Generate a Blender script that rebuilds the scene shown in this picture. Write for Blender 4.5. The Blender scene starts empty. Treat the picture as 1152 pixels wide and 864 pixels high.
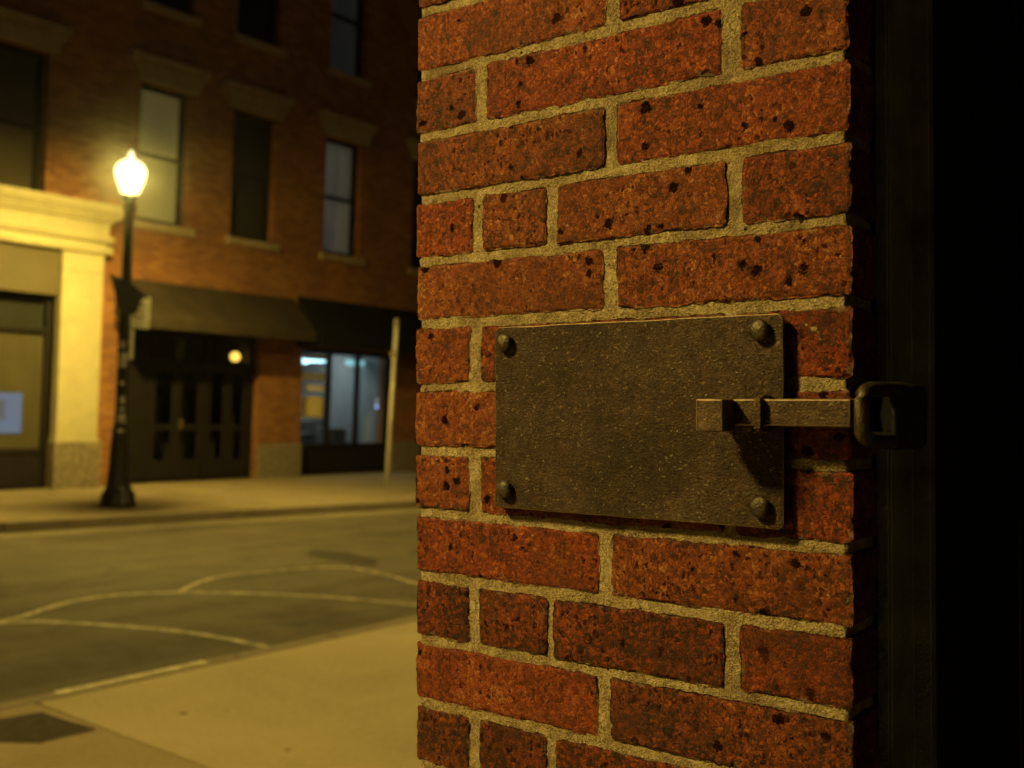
import bpy, math, random
from mathutils import Vector, Matrix, noise
from math import sin, cos, pi, radians, sqrt, hypot
random.seed(7)
S = bpy.context.scene
COL = S.collection
H = 1.6                                    # eye height

# ------------------------------------------------------------------ camera frame
a, p, rl = radians(37.0), radians(0.76), radians(2.0)
F = Vector((cos(a)*cos(p), sin(a)*cos(p), sin(p)))
R0 = Vector((sin(a), -cos(a), 0)); U0 = R0.cross(F)
RR = R0*cos(rl) + U0*sin(rl); UU = U0*cos(rl) - R0*sin(rl)
C0 = Vector((0, 0, H))
cam = bpy.data.cameras.new('camera'); co = bpy.data.objects.new('camera', cam); COL.objects.link(co)
M = Matrix((RR, UU, -F)).transposed().to_4x4(); M.translation = C0
co.matrix_world = M
cam.sensor_width = 36; cam.lens = 37.5; cam.clip_start = 0.02; cam.clip_end = 500
cam.dof.use_dof = True; cam.dof.focus_distance = 0.985; cam.dof.aperture_fstop = 6.0
S.camera = co
# the old pier is about two degrees out of plumb with the street
LEAN = Matrix.Translation(C0) @ Matrix.Rotation(-rl, 4, F) @ Matrix.Translation(-C0)

# ------------------------------------------------------------------ helpers
class MB:
    def __init__(s): s.v = []; s.f = []
    def add(s, vs, fs):
        b = len(s.v); s.v += [tuple(v) for v in vs]; s.f += [tuple(b+i for i in f) for f in fs]
        return s
    def box(s, x0, x1, y0, y1, z0, z1):
        vs = [(x, y, z) for z in (z0, z1) for y in (y0, y1) for x in (x0, x1)]
        return s.add(vs, [(0,2,3,1), (4,5,7,6), (0,1,5,4), (2,6,7,3), (0,4,6,2), (1,3,7,5)])
    def prism(s, poly, ax, a0, a1):
        # poly of 2D points; ax = axis of extrusion
        n = len(poly)
        def P(q, t):
            return {'x': (t, q[0], q[1]), 'y': (q[0], t, q[1]), 'z': (q[0], q[1], t)}[ax]
        vs = [P(q, a0) for q in poly] + [P(q, a1) for q in poly]
        fs = [tuple(range(n)), tuple(range(2*n-1, n-1, -1))] + [(i, n+i, n+(i+1) % n, (i+1) % n) for i in range(n)]
        return s.add(vs, fs)
    def lathe(s, prof, x=0, y=0, n=32, ribs=0, rib=0, cap=True):
        k = len(prof); vs = []
        for r, z in prof:
            for i in range(n):
                t = 2*pi*i/n; q = r*(1+rib*cos(ribs*t)) if ribs else r
                vs.append((x+q*cos(t), y+q*sin(t), z))
        fs = [(j*n+i, j*n+(i+1) % n, (j+1)*n+(i+1) % n, (j+1)*n+i) for j in range(k-1) for i in range(n)]
        if cap: fs += [tuple(range(n-1, -1, -1)), tuple((k-1)*n+i for i in range(n))]
        return s.add(vs, fs)
    def tube(s, pts, r, n=12, closed=False):
        m = len(pts); vs = []
        for i, q in enumerate(pts):
            q = Vector(q)
            t = (Vector(pts[(i+1) % m]) - Vector(pts[i-1])) if closed or 0 < i < m-1 else (Vector(pts[1])-Vector(pts[0]) if i == 0 else Vector(pts[-1])-Vector(pts[-2]))
            t.normalize(); up = Vector((0.31, 0.2, 0.93)); e = t.cross(up).normalized(); g = e.cross(t)
            for k in range(n):
                w = 2*pi*k/n; vs.append(q + (e*cos(w) + g*sin(w))*r)
        fs = []
        for i in range(m if closed else m-1):
            j = (i+1) % m
            fs += [(i*n+k, i*n+(k+1) % n, j*n+(k+1) % n, j*n+k) for k in range(n)]
        if not closed: fs += [tuple(range(n-1, -1, -1)), tuple((m-1)*n+k for k in range(n))]
        return s.add(vs, fs)
    def quad(s, *vs): return s.add(vs, [tuple(range(len(vs)))])
    def build(s, name, mat, parent=None, smooth=False, bevel=0, lean=False, seg=2, edge=None):
        me = bpy.data.meshes.new(name); me.from_pydata(s.v, [], s.f); me.materials.append(mat); me.update()
        if smooth: me.shade_smooth()
        o = bpy.data.objects.new(name, me); COL.objects.link(o)
        if parent: o.parent = parent
        if lean: o.matrix_world = LEAN
        if bevel:
            b = o.modifiers.new('b', 'BEVEL'); b.width = bevel; b.segments = seg; b.limit_method = 'ANGLE'; b.angle_limit = radians(35)
            if edge: me.materials.append(edge); b.material = 1
            me.shade_smooth()
            w = o.modifiers.new('n', 'WEIGHTED_NORMAL'); w.keep_sharp = True
        return o
def tag(o, label=None, cat=None, group=None, kind=None):
    for k, v in (('label', label), ('category', cat), ('group', group), ('kind', kind)):
        if v: o[k] = v
    return o
def empty(name, loc, label, cat, group=None, lean=False):
    o = bpy.data.objects.new(name, None); COL.objects.link(o); o.empty_display_size = 0.05
    o.matrix_world = (LEAN if lean else Matrix()) @ Matrix.Translation(loc)
    return tag(o, label, cat, group)
def kids(o): return [c for c in bpy.data.objects if c.parent == o]
def copy_tree(o, parent=None):
    c = o.copy(); COL.objects.link(c)
    if parent: c.parent = parent
    for ch in kids(o): copy_tree(ch, c)
    return c

# ------------------------------------------------------------------ materials
class NT:
    def __init__(s, name):
        s.m = bpy.data.materials.new(name); s.m.use_nodes = True; s.t = s.m.node_tree
        s.n = s.t.nodes; s.b = s.n['Principled BSDF']; s.tc = s.n.new('ShaderNodeTexCoord')
    def L(s, x, y): s.t.links.new(x, y); return s
    def new(s, k, **kw):
        n = s.n.new(k)
        for q, v in kw.items(): setattr(n, q, v)
        return n
    def val(s, sock, v):
        if hasattr(v, 'is_output') or isinstance(v, bpy.types.NodeSocket): s.L(v, sock)
        else: sock.default_value = v
    def math(s, op, x, y=0.5, clamp=False):
        n = s.new('ShaderNodeMath', operation=op, use_clamp=clamp); s.val(n.inputs[0], x); s.val(n.inputs[1], y); return n.outputs[0]
    def vmath(s, op, x, y):
        n = s.new('ShaderNodeVectorMath', operation=op); s.val(n.inputs[0], x)
        if op == 'SCALE': s.val(n.inputs[3], y)
        else: s.val(n.inputs[1], y)
        return n.outputs[0]
    def noise(s, scale, det=4, rough=.55, vec=None, dist=0):
        n = s.new('ShaderNodeTexNoise'); n.inputs['Scale'].default_value = scale; n.inputs['Detail'].default_value = det
        n.inputs['Roughness'].default_value = rough; n.inputs['Distortion'].default_value = dist
        s.L(vec or s.tc.outputs['Object'], n.inputs['Vector']); return n
    def vor(s, scale, vec=None, feature='F1', rnd=1.0):
        n = s.new('ShaderNodeTexVoronoi', feature=feature); n.inputs['Scale'].default_value = scale; n.inputs['Randomness'].default_value = rnd
        s.L(vec or s.tc.outputs['Object'], n.inputs['Vector']); return n
    def ramp(s, fac, stops, interp='LINEAR'):
        n = s.new('ShaderNodeValToRGB'); r = n.color_ramp; r.interpolation = interp
        while len(r.elements) < len(stops): r.elements.new(.5)
        for e, (q, c) in zip(r.elements, stops):
            e.position = q; e.color = (*c, 1) if len(c) == 3 else c
        s.L(fac, n.inputs[0]); return n.outputs[0]
    def g(s, fac, lo, hi):   # remap to 0..1
        n = s.new('ShaderNodeMapRange'); n.inputs[1].default_value = lo; n.inputs[2].default_value = hi
        s.L(fac, n.inputs[0]); return n.outputs[0]
    def mix(s, fac, x, y, blend='MIX'):
        n = s.new('ShaderNodeMix', data_type='RGBA', blend_type=blend, clamp_factor=True)
        s.val(n.inputs[0], fac)
        for q, v in ((6, x), (7, y)):
            if isinstance(v, bpy.types.NodeSocket): s.L(v, n.inputs[q])
            else: n.inputs[q].default_value = (*v, 1)
        return n.outputs[2]
    def bump(s, h, dist, strength=1.0):
        n = s.new('ShaderNodeBump'); n.inputs['Distance'].default_value = dist; n.inputs['Strength'].default_value = strength
        s.L(h, n.inputs['Height'])
        if s.b.inputs['Normal'].is_linked: s.L(s.b.inputs['Normal'].links[0].from_socket, n.inputs['Normal'])
        s.L(n.outputs[0], s.b.inputs['Normal'])
    def out(s, col, rough=.8, spec=.3, metal=0):
        if isinstance(col, tuple): s.b.inputs['Base Color'].default_value = (*col, 1)
        else: s.L(col, s.b.inputs['Base Color'])
        s.val(s.b.inputs['Roughness'], rough); s.b.inputs['Specular IOR Level'].default_value = spec; s.b.inputs['Metallic'].default_value = metal
        return s.m

def brick_near():
    s = NT('speckled_brick')
    at = s.new('ShaderNodeAttribute', attribute_name='seed'); tn = s.new('ShaderNodeAttribute', attribute_name='tone')
    off = s.vmath('SCALE', (1.0, 3.1, 7.3), at.outputs['Fac'])
    P0 = s.vmath('ADD', s.tc.outputs['Object'], off)
    wob = s.noise(150, 3, .65, vec=P0)
    d = s.vmath('SCALE', s.vmath('SUBTRACT', wob.outputs['Color'], (.5, .5, .5)), .011)
    P = s.vmath('ADD', P0, d)
    g1 = s.vor(270, P); g2 = s.vor(620, P); g3 = s.vor(150, P)
    n1 = s.noise(22, 4, vec=P0); n2 = s.noise(75, 3, vec=P0)
    sep1 = s.new('ShaderNodeSeparateColor'); s.L(g1.outputs['Color'], sep1.inputs[0])
    sep2 = s.new('ShaderNodeSeparateColor'); s.L(g2.outputs['Color'], sep2.inputs[0])
    sep3 = s.new('ShaderNodeSeparateColor'); s.L(g3.outputs['Color'], sep3.inputs[0])
    v = s.math('ADD', s.math('MULTIPLY', sep1.outputs[0], .50), s.math('MULTIPLY', sep2.outputs[0], .30))
    v = s.math('ADD', v, s.math('MULTIPLY', sep3.outputs[0], .12))
    v = s.math('ADD', v, s.math('MULTIPLY', s.math('SUBTRACT', n1.outputs[0], .56), 0.85))
    v = s.math('ADD', v, s.math('MULTIPLY', s.math('SUBTRACT', n2.outputs[0], .5), 0.6))
    v = s.math('ADD', v, tn.outputs['Fac'])
    col = s.ramp(v, [(.06, (.030, .011, .008)), (.22, (.095, .026, .012)), (.42, (.205, .045, .015)), (.62, (.31, .074, .020)), (.80, (.38, .125, .034)), (.96, (.50, .27, .11))])
    hu = s.math('FRACT', s.math('MULTIPLY', at.outputs['Fac'], 7.13))
    col = s.mix(s.math('MULTIPLY', hu, .9), col, s.mix(1.0, col, (1.12, .74, .72), 'MULTIPLY'))
    # iron spots
    def spots(scale, lo, hi, thr):
        q = s.vor(scale, P); sp = s.new('ShaderNodeSeparateColor'); s.L(q.outputs['Color'], sp.inputs[0])
        r = s.g(sp.outputs[1], thr, 1.0)              # only some cells
        r = s.math('MULTIPLY', r, hi)
        dd = s.math('SUBTRACT', r, q.outputs['Distance'])
        return s.math('MULTIPLY', dd, 9.0, clamp=True)
    m1 = spots(72, 0, .50, .74); m2 = spots(190, 0, .62, .45)
    dens = s.g(s.math('ADD', n1.outputs[0], s.math('MULTIPLY', tn.outputs['Fac'], -.5)), .38, .56)
    m2 = s.math('MULTIPLY', m2, dens, clamp=True)
    m = s.math('MAXIMUM', m1, s.math('MULTIPLY', m2, .85))
    col = s.mix(s.math('MULTIPLY', m, .97), col, (.008, .005, .005))
    # cell gaps
    e = s.new('ShaderNodeTexVoronoi', feature='DISTANCE_TO_EDGE'); e.inputs['Scale'].default_value = 270; s.L(P, e.inputs['Vector'])
    ed = s.g(e.outputs['Distance'], 0, .16)
    col = s.mix(s.math('SUBTRACT', 1, ed), col, (.07, .025, .014)); col.node.inputs[0].links[0].from_node.inputs[0].default_value = .62
    big = s.noise(7, 3, .5, vec=P0); col = s.mix(s.math('MULTIPLY', s.g(big.outputs[0], .52, .68), .55), col, (.10, .030, .014))
    scb = s.new('ShaderNodeMapping'); scb.inputs['Rotation'].default_value = (radians(25), 0, 0); scb.inputs['Scale'].default_value = (1, 6, 90); s.L(P0, scb.inputs[0])
    sc2 = s.noise(4, 2, .5, vec=scb.outputs[0]); col = s.mix(s.math('MULTIPLY', s.g(sc2.outputs[0], .68, .76), .35), col, (.33, .16, .075))
    # mortar smears near edges
    ms = s.noise(70, 6, .72, vec=P0); ea = s.new('ShaderNodeAttribute', attribute_name='edge')
    sm = s.g(s.math('ADD', ms.outputs[0], s.math('MULTIPLY', ea.outputs['Fac'], .18)), .70, .78)
    sm = s.math('MULTIPLY', sm, s.g(ea.outputs['Fac'], .15, .6))
    col = s.mix(s.math('MULTIPLY', sm, .6), col, (.27, .22, .15))
    hgt = s.math('ADD', s.math('MULTIPLY', sep1.outputs[2], .5), s.math('MULTIPLY', sep2.outputs[2], .25))
    hgt = s.math('ADD', hgt, s.math('MULTIPLY', ed, .5))
    hgt = s.math('SUBTRACT', hgt, s.math('MULTIPLY', m, .9))
    fn = s.noise(900, 3, .6, vec=P0); hgt = s.math('ADD', hgt, s.math('MULTIPLY', fn.outputs[0], .5))
    s.bump(hgt, .0012, .95)
    rg = s.math('SUBTRACT', .74, s.math('MULTIPLY', m, .1))
    s.L(s.math('MULTIPLY', s.math('SUBTRACT', 1.0, m), .36), s.b.inputs['Specular IOR Level'])
    s.L(col, s.b.inputs['Base Color']); s.L(rg, s.b.inputs['Roughness'])
    return s.m

def mortar_near():
    s = NT('sandy_mortar')
    n = s.noise(35, 6, .62); n2 = s.noise(330, 4, .65); g = s.vor(640); g2 = s.vor(260)
    sep = s.new('ShaderNodeSeparateColor'); s.L(g.outputs['Color'], sep.inputs[0])
    v = s.math('ADD', s.math('MULTIPLY', n.outputs[0], .55), s.math('MULTIPLY', sep.outputs[0], .18))
    v = s.math('ADD', v, s.math('MULTIPLY', n2.outputs[0], .35))
    col = s.ramp(v, [(.32, (.10, .07, .04)), (.46, (.25, .19, .115)), (.58, (.42, .335, .205)), (.74, (.64, .54, .36))])
    stn = s.noise(14, 4, .6, dist=.6); col = s.mix(s.g(stn.outputs[0], .50, .70), col, (.17, .115, .075)); col.node.inputs[0].links[0].from_node.inputs[4].default_value = .6
    dk = s.vor(170); sp = s.new('ShaderNodeSeparateColor'); s.L(dk.outputs['Color'], sp.inputs[0])
    mk = s.math('MULTIPLY', s.math('SUBTRACT', s.math('MULTIPLY', s.g(sp.outputs[0], .93, 1), .45), dk.outputs['Distance']), 8, clamp=True)
    cr_ = s.vor(26, s.vmath('ADD', s.tc.outputs['Object'], s.vmath('SCALE', n2.outputs['Color'], .012)), 'DISTANCE_TO_EDGE'); cm_ = s.math('MULTIPLY', s.math('LESS_THAN', cr_.outputs['Distance'], .014), s.math('GREATER_THAN', n.outputs[0], .52))
    col = s.mix(s.math('MULTIPLY', cm_, .6), col, (.06, .045, .03))
    wh = s.noise(19, 5, .7); col = s.mix(s.math('MULTIPLY', s.g(wh.outputs[0], .60, .70), .55), col, (.62, .56, .40))
    col = s.mix(mk, col, (.03, .022, .016))
    h = s.math('ADD', s.math('MULTIPLY', n2.outputs[0], 1.3), s.math('MULTIPLY', g.outputs['Distance'], .8))
    h = s.math('ADD', h, s.math('MULTIPLY', n.outputs[0], 1.6)); h = s.math('SUBTRACT', h, s.math('MULTIPLY', mk, .8))
    s.bump(h, .0012, .9)
    return s.out(col, .92, .15)

def hammered(name='hammered_dark_metal', q=1.0, dots=1.0):
    s = NT(name)
    P0 = s.tc.outputs['Object']
    w = s.noise(260, 2); P = s.vmath('ADD', P0, s.vmath('SCALE', s.vmath('SUBTRACT', w.outputs['Color'], (.5, .5, .5)), .004))
    g = s.vor(700, P, 'F1'); n = s.noise(900, 4, .7); n1 = s.noise(9, 5, .62, dist=.5); n2 = s.noise(60, 5, .6)
    st = s.new('ShaderNodeMapping'); st.inputs['Rotation'].default_value = (radians(38), 0, 0); st.inputs['Scale'].default_value = (1, .75, 1.2); s.L(P0, st.inputs[0])
    fl = s.vor(640, s.vmath('ADD', st.outputs[0], s.vmath('SCALE', s.vmath('SUBTRACT', w.outputs['Color'], (.5, .5, .5)), .006)))
    fs_ = s.new('ShaderNodeSeparateColor'); s.L(fl.outputs['Color'], fs_.inputs[0])
    fl2 = s.noise(520, 3, .7, vec=st.outputs[0])
    v = s.math('ADD', s.math('MULTIPLY', n1.outputs[0], .45), s.math('MULTIPLY', n2.outputs[0], .2))
    v = s.math('ADD', v, s.math('ADD', s.math('MULTIPLY', fs_.outputs[0], .11), s.math('MULTIPLY', fl2.outputs[0], .37)))
    col = s.ramp(v, [(.40, tuple(c*q for c in (.012, .008, .006))), (.52, tuple(c*q for c in (.040, .025, .018))), (.62, tuple(c*q for c in (.084, .054, .037))), (.76, tuple(c*q for c in (.19, .13, .09)))])
    rust = s.noise(30, 6, .75); col = s.mix(s.math('MULTIPLY', s.g(rust.outputs[0], .56, .70), .55), col, (.085, .030, .016))
    scr = s.new('ShaderNodeMapping'); scr.inputs['Rotation'].default_value = (radians(-28), 0, 0); scr.inputs['Scale'].default_value = (1, 4, 160); s.L(P0, scr.inputs[0])
    sn = s.noise(5, 2, .5, vec=scr.outputs[0]); col = s.mix(s.math('MULTIPLY', s.g(sn.outputs[0], .70, .76), .5), col, (.22, .17, .12))
    glint = s.g(fs_.outputs[1], .955, .99)
    col = s.mix(s.math('MULTIPLY', glint, .6), col, (.36, .30, .20))  # highlight flecks painted into the base colour
    h = s.math('ADD', s.math('MULTIPLY', fs_.outputs[2], .7), s.math('MULTIPLY', fl2.outputs[0], 2.2))
    pb = s.noise(210, 2, .5); h = s.math('ADD', h, s.math('MULTIPLY', pb.outputs[0], 2.2))
    h = s.math('ADD', h, s.math('MULTIPLY', g.outputs['Distance'], .6))
    s.bump(h, .0011, 1.0)
    rg = s.math('SUBTRACT', .50, s.math('MULTIPLY', glint, .22))
    return s.out(col, rg, .5, .45)

def simple(name, c, rough=.6, spec=.4, metal=0, var=.25, scale=6, bump=0, bscale=60):
    s = NT(name); n = s.noise(scale, 5, .6)
    c = tuple(c); lo = tuple(x*(1-var) for x in c); hi = tuple(min(1, x*(1+var)) for x in c)
    col = s.ramp(n.outputs[0], [(.3, lo), (.7, hi)])
    if bump:
        b = s.noise(bscale, 4, .6); s.bump(b.outputs[0], bump)
    return s.out(col, rough, spec, metal)
def emit(name, c, k):
    s = NT(name); s.b.inputs['Emission Color'].default_value = (*c, 1); s.b.inputs['Emission Strength'].default_value = k
    return s.out((.04, .04, .04), .5, .2)

def facade_brick():
    s = NT('street_brick')
    sx = s.new('ShaderNodeSeparateXYZ'); s.L(s.tc.outputs['Object'], sx.inputs[0])
    cb = s.new('ShaderNodeCombineXYZ'); s.L(s.math('ADD', sx.outputs[0], sx.outputs[1]), cb.inputs[0]); s.L(sx.outputs[2], cb.inputs[1])
    bt = s.new('ShaderNodeTexBrick'); s.L(cb.outputs[0], bt.inputs['Vector'])
    bt.inputs['Scale'].default_value = 1; bt.inputs['Brick Width'].default_value = .205; bt.inputs['Row Height'].default_value = .069
    bt.inputs['Mortar Size'].default_value = .006; bt.inputs['Mortar Smooth'].default_value = .3; bt.inputs['Bias'].default_value = 0
    bt.inputs['Color1'].default_value = (.40, .175, .058, 1); bt.inputs['Color2'].default_value = (.22, .085, .034, 1); bt.inputs['Mortar'].default_value = (.20, .13, .08, 1)
    n = s.noise(1.3, 6, .65); col = s.mix(s.g(n.outputs[0], .35, .7), bt.outputs['Color'], (.15, .065, .035)); col.node.inputs[0].links[0].from_node.inputs[4].default_value = .65
    n2 = s.noise(25, 4, .6)
    s.bump(bt.outputs['Fac'], -.006); s.bump(n2.outputs[0], .003)
    return s.out(col, .85, .25)

def asphalt():
    s = NT('asphalt')
    n = s.noise(1.1, 6, .6, dist=.4); n2 = s.noise(60, 4, .7); n3 = s.noise(5, 5, .6)
    v = s.math('ADD', s.math('MULTIPLY', n.outputs[0], .55), s.math('ADD', s.math('MULTIPLY', n2.outputs[0], .25), s.math('MULTIPLY', n3.outputs[0], .25)))
    col = s.ramp(v, [(.38, (.030, .022, .016)), (.52, (.072, .057, .041)), (.68, (.135, .112, .082))])
    # wheel-worn lanes run with the street
    mp = s.new('ShaderNodeMapping'); s.L(s.tc.outputs['Object'], mp.inputs[0]); mp.inputs['Scale'].default_value = (.05, 1.6, 1)
    w = s.noise(1.2, 4, .55, vec=mp.outputs[0]); col = s.mix(s.g(w.outputs[0], .42, .62), col, (.135, .115, .088)); col.node.inputs[0].links[0].from_node.inputs[4].default_value = .6
    # tar seams
    cr = s.vor(.42, s.vmath('ADD', s.tc.outputs['Object'], s.vmath('SCALE', n3.outputs['Color'], .25)), 'DISTANCE_TO_EDGE')
    ln = s.math('LESS_THAN', cr.outputs['Distance'], .012)
    brk = s.math('GREATER_THAN', n.outputs[0], .57); col = s.mix(s.math('MULTIPLY', s.math('MULTIPLY', ln, brk), .7), col, (.028, .024, .02))
    g = s.vor(130); h = s.math('ADD', g.outputs['Distance'], n2.outputs[0]); s.bump(h, .006, .8)
    return s.out(col, .8, .35)
def concrete(name, c, scale=1.4, stain=.35):
    s = NT(name)
    n = s.noise(scale, 6, .6, dist=.5); n2 = s.noise(28, 6, .75); n3 = s.noise(170, 3, .6)
    v = s.math('ADD', s.math('MULTIPLY', n.outputs[0], .42), s.math('ADD', s.math('MULTIPLY', n2.outputs[0], .42), s.math('MULTIPLY', n3.outputs[0], .2)))
    lo = tuple(x*(1-stain) for x in c); hi = tuple(x*(1+stain*.6) for x in c)
    col = s.ramp(v, [(.36, lo), (.52, c), (.66, hi)])
    sp = s.vor(5.5); q = s.new('ShaderNodeSeparateColor'); s.L(sp.outputs['Color'], q.inputs[0])
    gm = s.math('MULTIPLY', s.math('SUBTRACT', s.math('MULTIPLY', s.g(q.outputs[0], .72, 1), .24), sp.outputs['Distance']), 25, clamp=True)
    col = s.mix(s.math('MULTIPLY', gm, .7), col, (.06, .05, .04))
    s.bump(s.math('ADD', n2.outputs[0], s.math('MULTIPLY', n3.outputs[0], .5)), .004, .8)
    return s.out(col, .88, .25)
def paint(name, c, under):
    s = NT(name); n = s.noise(9, 6, .7); n2 = s.noise(70, 4, .7)
    m = s.g(s.math('ADD', n.outputs[0], s.math('MULTIPLY', n2.outputs[0], .5)), .60, .82)
    return s.out(s.mix(m, c, under), .7, .3)

M_ = dict(
    brick=brick_near(), mortar=mortar_near(), ham=hammered(), hambar=hammered('worn_square_bar', 1.9), worn_lit=simple('edge_highlight_wear', (.24, .18, .12), .45, .6, .5, var=.4, scale=90), fbrick=facade_brick(), asphalt=asphalt(),
    darkwalk=concrete('darker_pavement_concrete', (.31, .245, .15), 1.3, .3), walk=concrete('pavement_concrete', (.43, .36, .225), 1.1, .26), farwalk=concrete('far_pavement_concrete', (.25, .20, .135)),
    kerb=concrete('kerb_stone', (.24, .20, .145), 3), gutter=concrete('gutter_concrete', (.21, .18, .13), 2),
    patchm=concrete('tar_patch', (.045, .036, .028), 14, .6), tar=simple('old_tar', (.035, .03, .026), .7, .3, var=.5, scale=9),
    recess_dark=simple('dark_recess_masonry', (.13, .12, .115), .9, .1, bump=.004), joint=simple('joint_dirt', (.035, .027, .018), .95, .1), earth=simple('bare_ground', (.08, .07, .05), .95, .1),
    line=paint('worn_road_paint', (.66, .58, .38), (.22, .19, .14)), khighlight=paint('kerb_highlight_paint', (.80, .74, .42), (.40, .35, .25)),
    cream=simple('cream_painted_stone', (.43, .38, .235), .6, .35, var=.12, scale=3, bump=.004, bscale=30),
    stone=simple('brown_sandstone', (.33, .26, .17), .85, .2, var=.2, scale=5, bump=.006, bscale=25),
    blk=simple('rough_stone', (.20, .165, .12), .9, .2, var=.4, scale=14, bump=.02, bscale=18),
    fascia=simple('olive_fascia', (.10, .08, .048), .65, .3, var=.15, scale=2),
    dark=simple('black_painted_frame', (.012, .010, .010), .6, .2, var=.2),
    door=simple('dark_door_paint', (.014, .011, .010), .6, .2, var=.2),
    awn=simple('weathered_awning_cloth', (.046, .034, .024), .9, .15, var=.25, scale=3),
    awn2=simple('black_awning_cloth', (.012, .011, .011), .9, .15, var=.2),
    post=simple('black_cast_iron', (.016, .015, .014), .38, .5, var=.3, bump=.004, bscale=20),
    tan=simple('pale_sign_face', (.90, .86, .66), .5, .4, var=.18, scale=8), signink=simple('sign_ink', (.20, .15, .09), .6, .3),
    galv=simple('weathered_galvanised_steel', (.30, .27, .22), .5, .4, .2, var=.35, scale=7),
    palepost=simple('pale_painted_post', (.62, .58, .50), .5, .4, .1, var=.3, scale=7),
    stick=simple('torn_sticker', (.50, .47, .42), .6, .3, var=.35, scale=30),
    shade=simple('pale_roller_shade', (.62, .57, .42), .8, .2, var=.06, scale=2),
    shade2=simple('white_roller_shade', (.80, .78, .78), .8, .2, var=.08, scale=4),
    shade3=simple('grey_window_shade', (.055, .05, .045), .8, .2, var=.15, scale=2),
    shade4=simple('brown_window_shade', (.12, .09, .06), .8, .2, var=.2, scale=1.5),
    cover=simple('brown_paper_covering', (.14, .11, .068), .85, .2, var=.14, scale=2.5),
    room=simple('shop_wall', (.30, .31, .31), .8, .2, var=.2, scale=1.5), roomf=simple('shop_goods', (.20, .19, .18), .8, .2, var=.5, scale=5),
    lobby=simple('dark_lobby_wall', (.06, .05, .035), .8, .2), roof=simple('roof_tar', (.05, .045, .04), .9, .1),
    jamb=simple('blackened_steel_jamb', (.34, .34, .35), .38, .5, .5, var=.5, scale=18, bump=.002, bscale=180),
    leaf=simple('black_door_steel', (.016, .016, .020), .4, .5, .3, var=.3, scale=9, bump=.002, bscale=90),
    iron=simple('worn_black_iron', (.085, .068, .052), .33, .6, .6, var=.5, scale=60, bump=.0012, bscale=420),
    brass=simple('brass_handle', (.2, .15, .07), .35, .5, .6),
)
gl = NT('window_glass'); tr = gl.new('ShaderNodeBsdfTransparent'); gs = gl.new('ShaderNodeBsdfGlossy'); gs.inputs['Roughness'].default_value = .04
fr = gl.new('ShaderNodeFresnel'); fr.inputs[0].default_value = 1.5; mx = gl.new('ShaderNodeMixShader')
tr.inputs[0].default_value = (.86, .88, .87, 1)
ge = gl.new('ShaderNodeNewGeometry'); fz = gl.math('MULTIPLY', fr.outputs[0], gl.math('SUBTRACT', 1.0, ge.outputs['Backfacing'])); gl.L(fz, mx.inputs[0]); gl.L(tr.outputs[0], mx.inputs[1]); gl.L(gs.outputs[0], mx.inputs[2]); gl.L(mx.outputs[0], gl.n['Material Output'].inputs[0])
M_['glass'] = gl.m
def litshade(name, c, e, k):
    s = NT(name); mp = s.new('ShaderNodeMapping'); s.L(s.tc.outputs['Object'], mp.inputs[0]); mp.inputs['Scale'].default_value = (9, 1, .5); n = s.noise(1.0, 4, .6, vec=mp.outputs[0]); n2 = s.noise(1.1, 3, .5); m = s.mix(s.g(s.math('ADD', s.math('MULTIPLY', n.outputs[0], .5), s.math('MULTIPLY', n2.outputs[0], .6)), .4, .68), tuple(x*.35 for x in e), e); s.L(m, s.b.inputs['Emission Color']); s.b.inputs['Emission Strength'].default_value = k
    return s.out(c, .8, .2)
M_['shade'] = litshade('lit_cream_shade', (.5, .45, .3), (1, .80, .30), .085)
M_['shade2'] = litshade('lit_grey_shade', (.4, .4, .38), (1, .92, .78), .055)
M_['shade5'] = litshade('dim_blue_shade', (.2, .2, .2), (.8, .9, 1.0), .012)


# ------------------------------------------------------------------ the setting
tag(MB().quad((-150, -150, -.30), (200, -150, -.30), (200, 200, -.30), (-150, 200, -.30)).build('ground', M_['earth']), kind='structure')
kl = [(-60, 12.4), (2, 12.0), (6.2, 11.75), (9, 11.32), (12, 10.85), (15, 10.6), (22, 10.45), (90, 10.4)]
rd = MB(); rd.prism([(-60, 5.15), (90, 5.15)] + [(x, y+.05) for x, y in reversed(kl)], 'z', -.28, -.12)
tag(rd.build('road', M_['asphalt']), kind='structure')
g = MB()
for (x0, y0), (x1, y1) in zip(kl, kl[1:]):
    g.quad((x0, y0-.42, -.116), (x1, y1-.42, -.116), (x1, y1-.004, -.116), (x0, y0-.004, -.116))
tag(g.build('gutter', M_['gutter']), kind='structure')
kb = MB()
for (x0, y0), (x1, y1) in zip(kl, kl[1:]):
    L = hypot(x1-x0, y1-y0); n = max(1, int(L/1.9))
    for i in range(n):
        t0, t1 = i/n, (i+1)/n - .012/L
        A = (x0+(x1-x0)*t0, y0+(y1-y0)*t0); B = (x0+(x1-x0)*t1, y0+(y1-y0)*t1)
        kb.prism([A, B, (B[0], B[1]+.16), (A[0], A[1]+.16)], 'z', -.25, .004)
tag(kb.build('far_kerb', M_['kerb'], bevel=.015), kind='structure')
fw = MB(); fw.prism([(x, y+.15) for x, y in kl] + [(90, 15.6), (-60, 15.6)], 'z', -.2, -.012)
tag(fw.build('far_pavement_bed', M_['joint']), kind='structure')
fs = MB()
def ky(x):
    for (x0, y0), (x1, y1) in zip(kl, kl[1:]):
        if x0 <= x <= x1: return y0+(y1-y0)*(x-x0)/(x1-x0)
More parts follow.
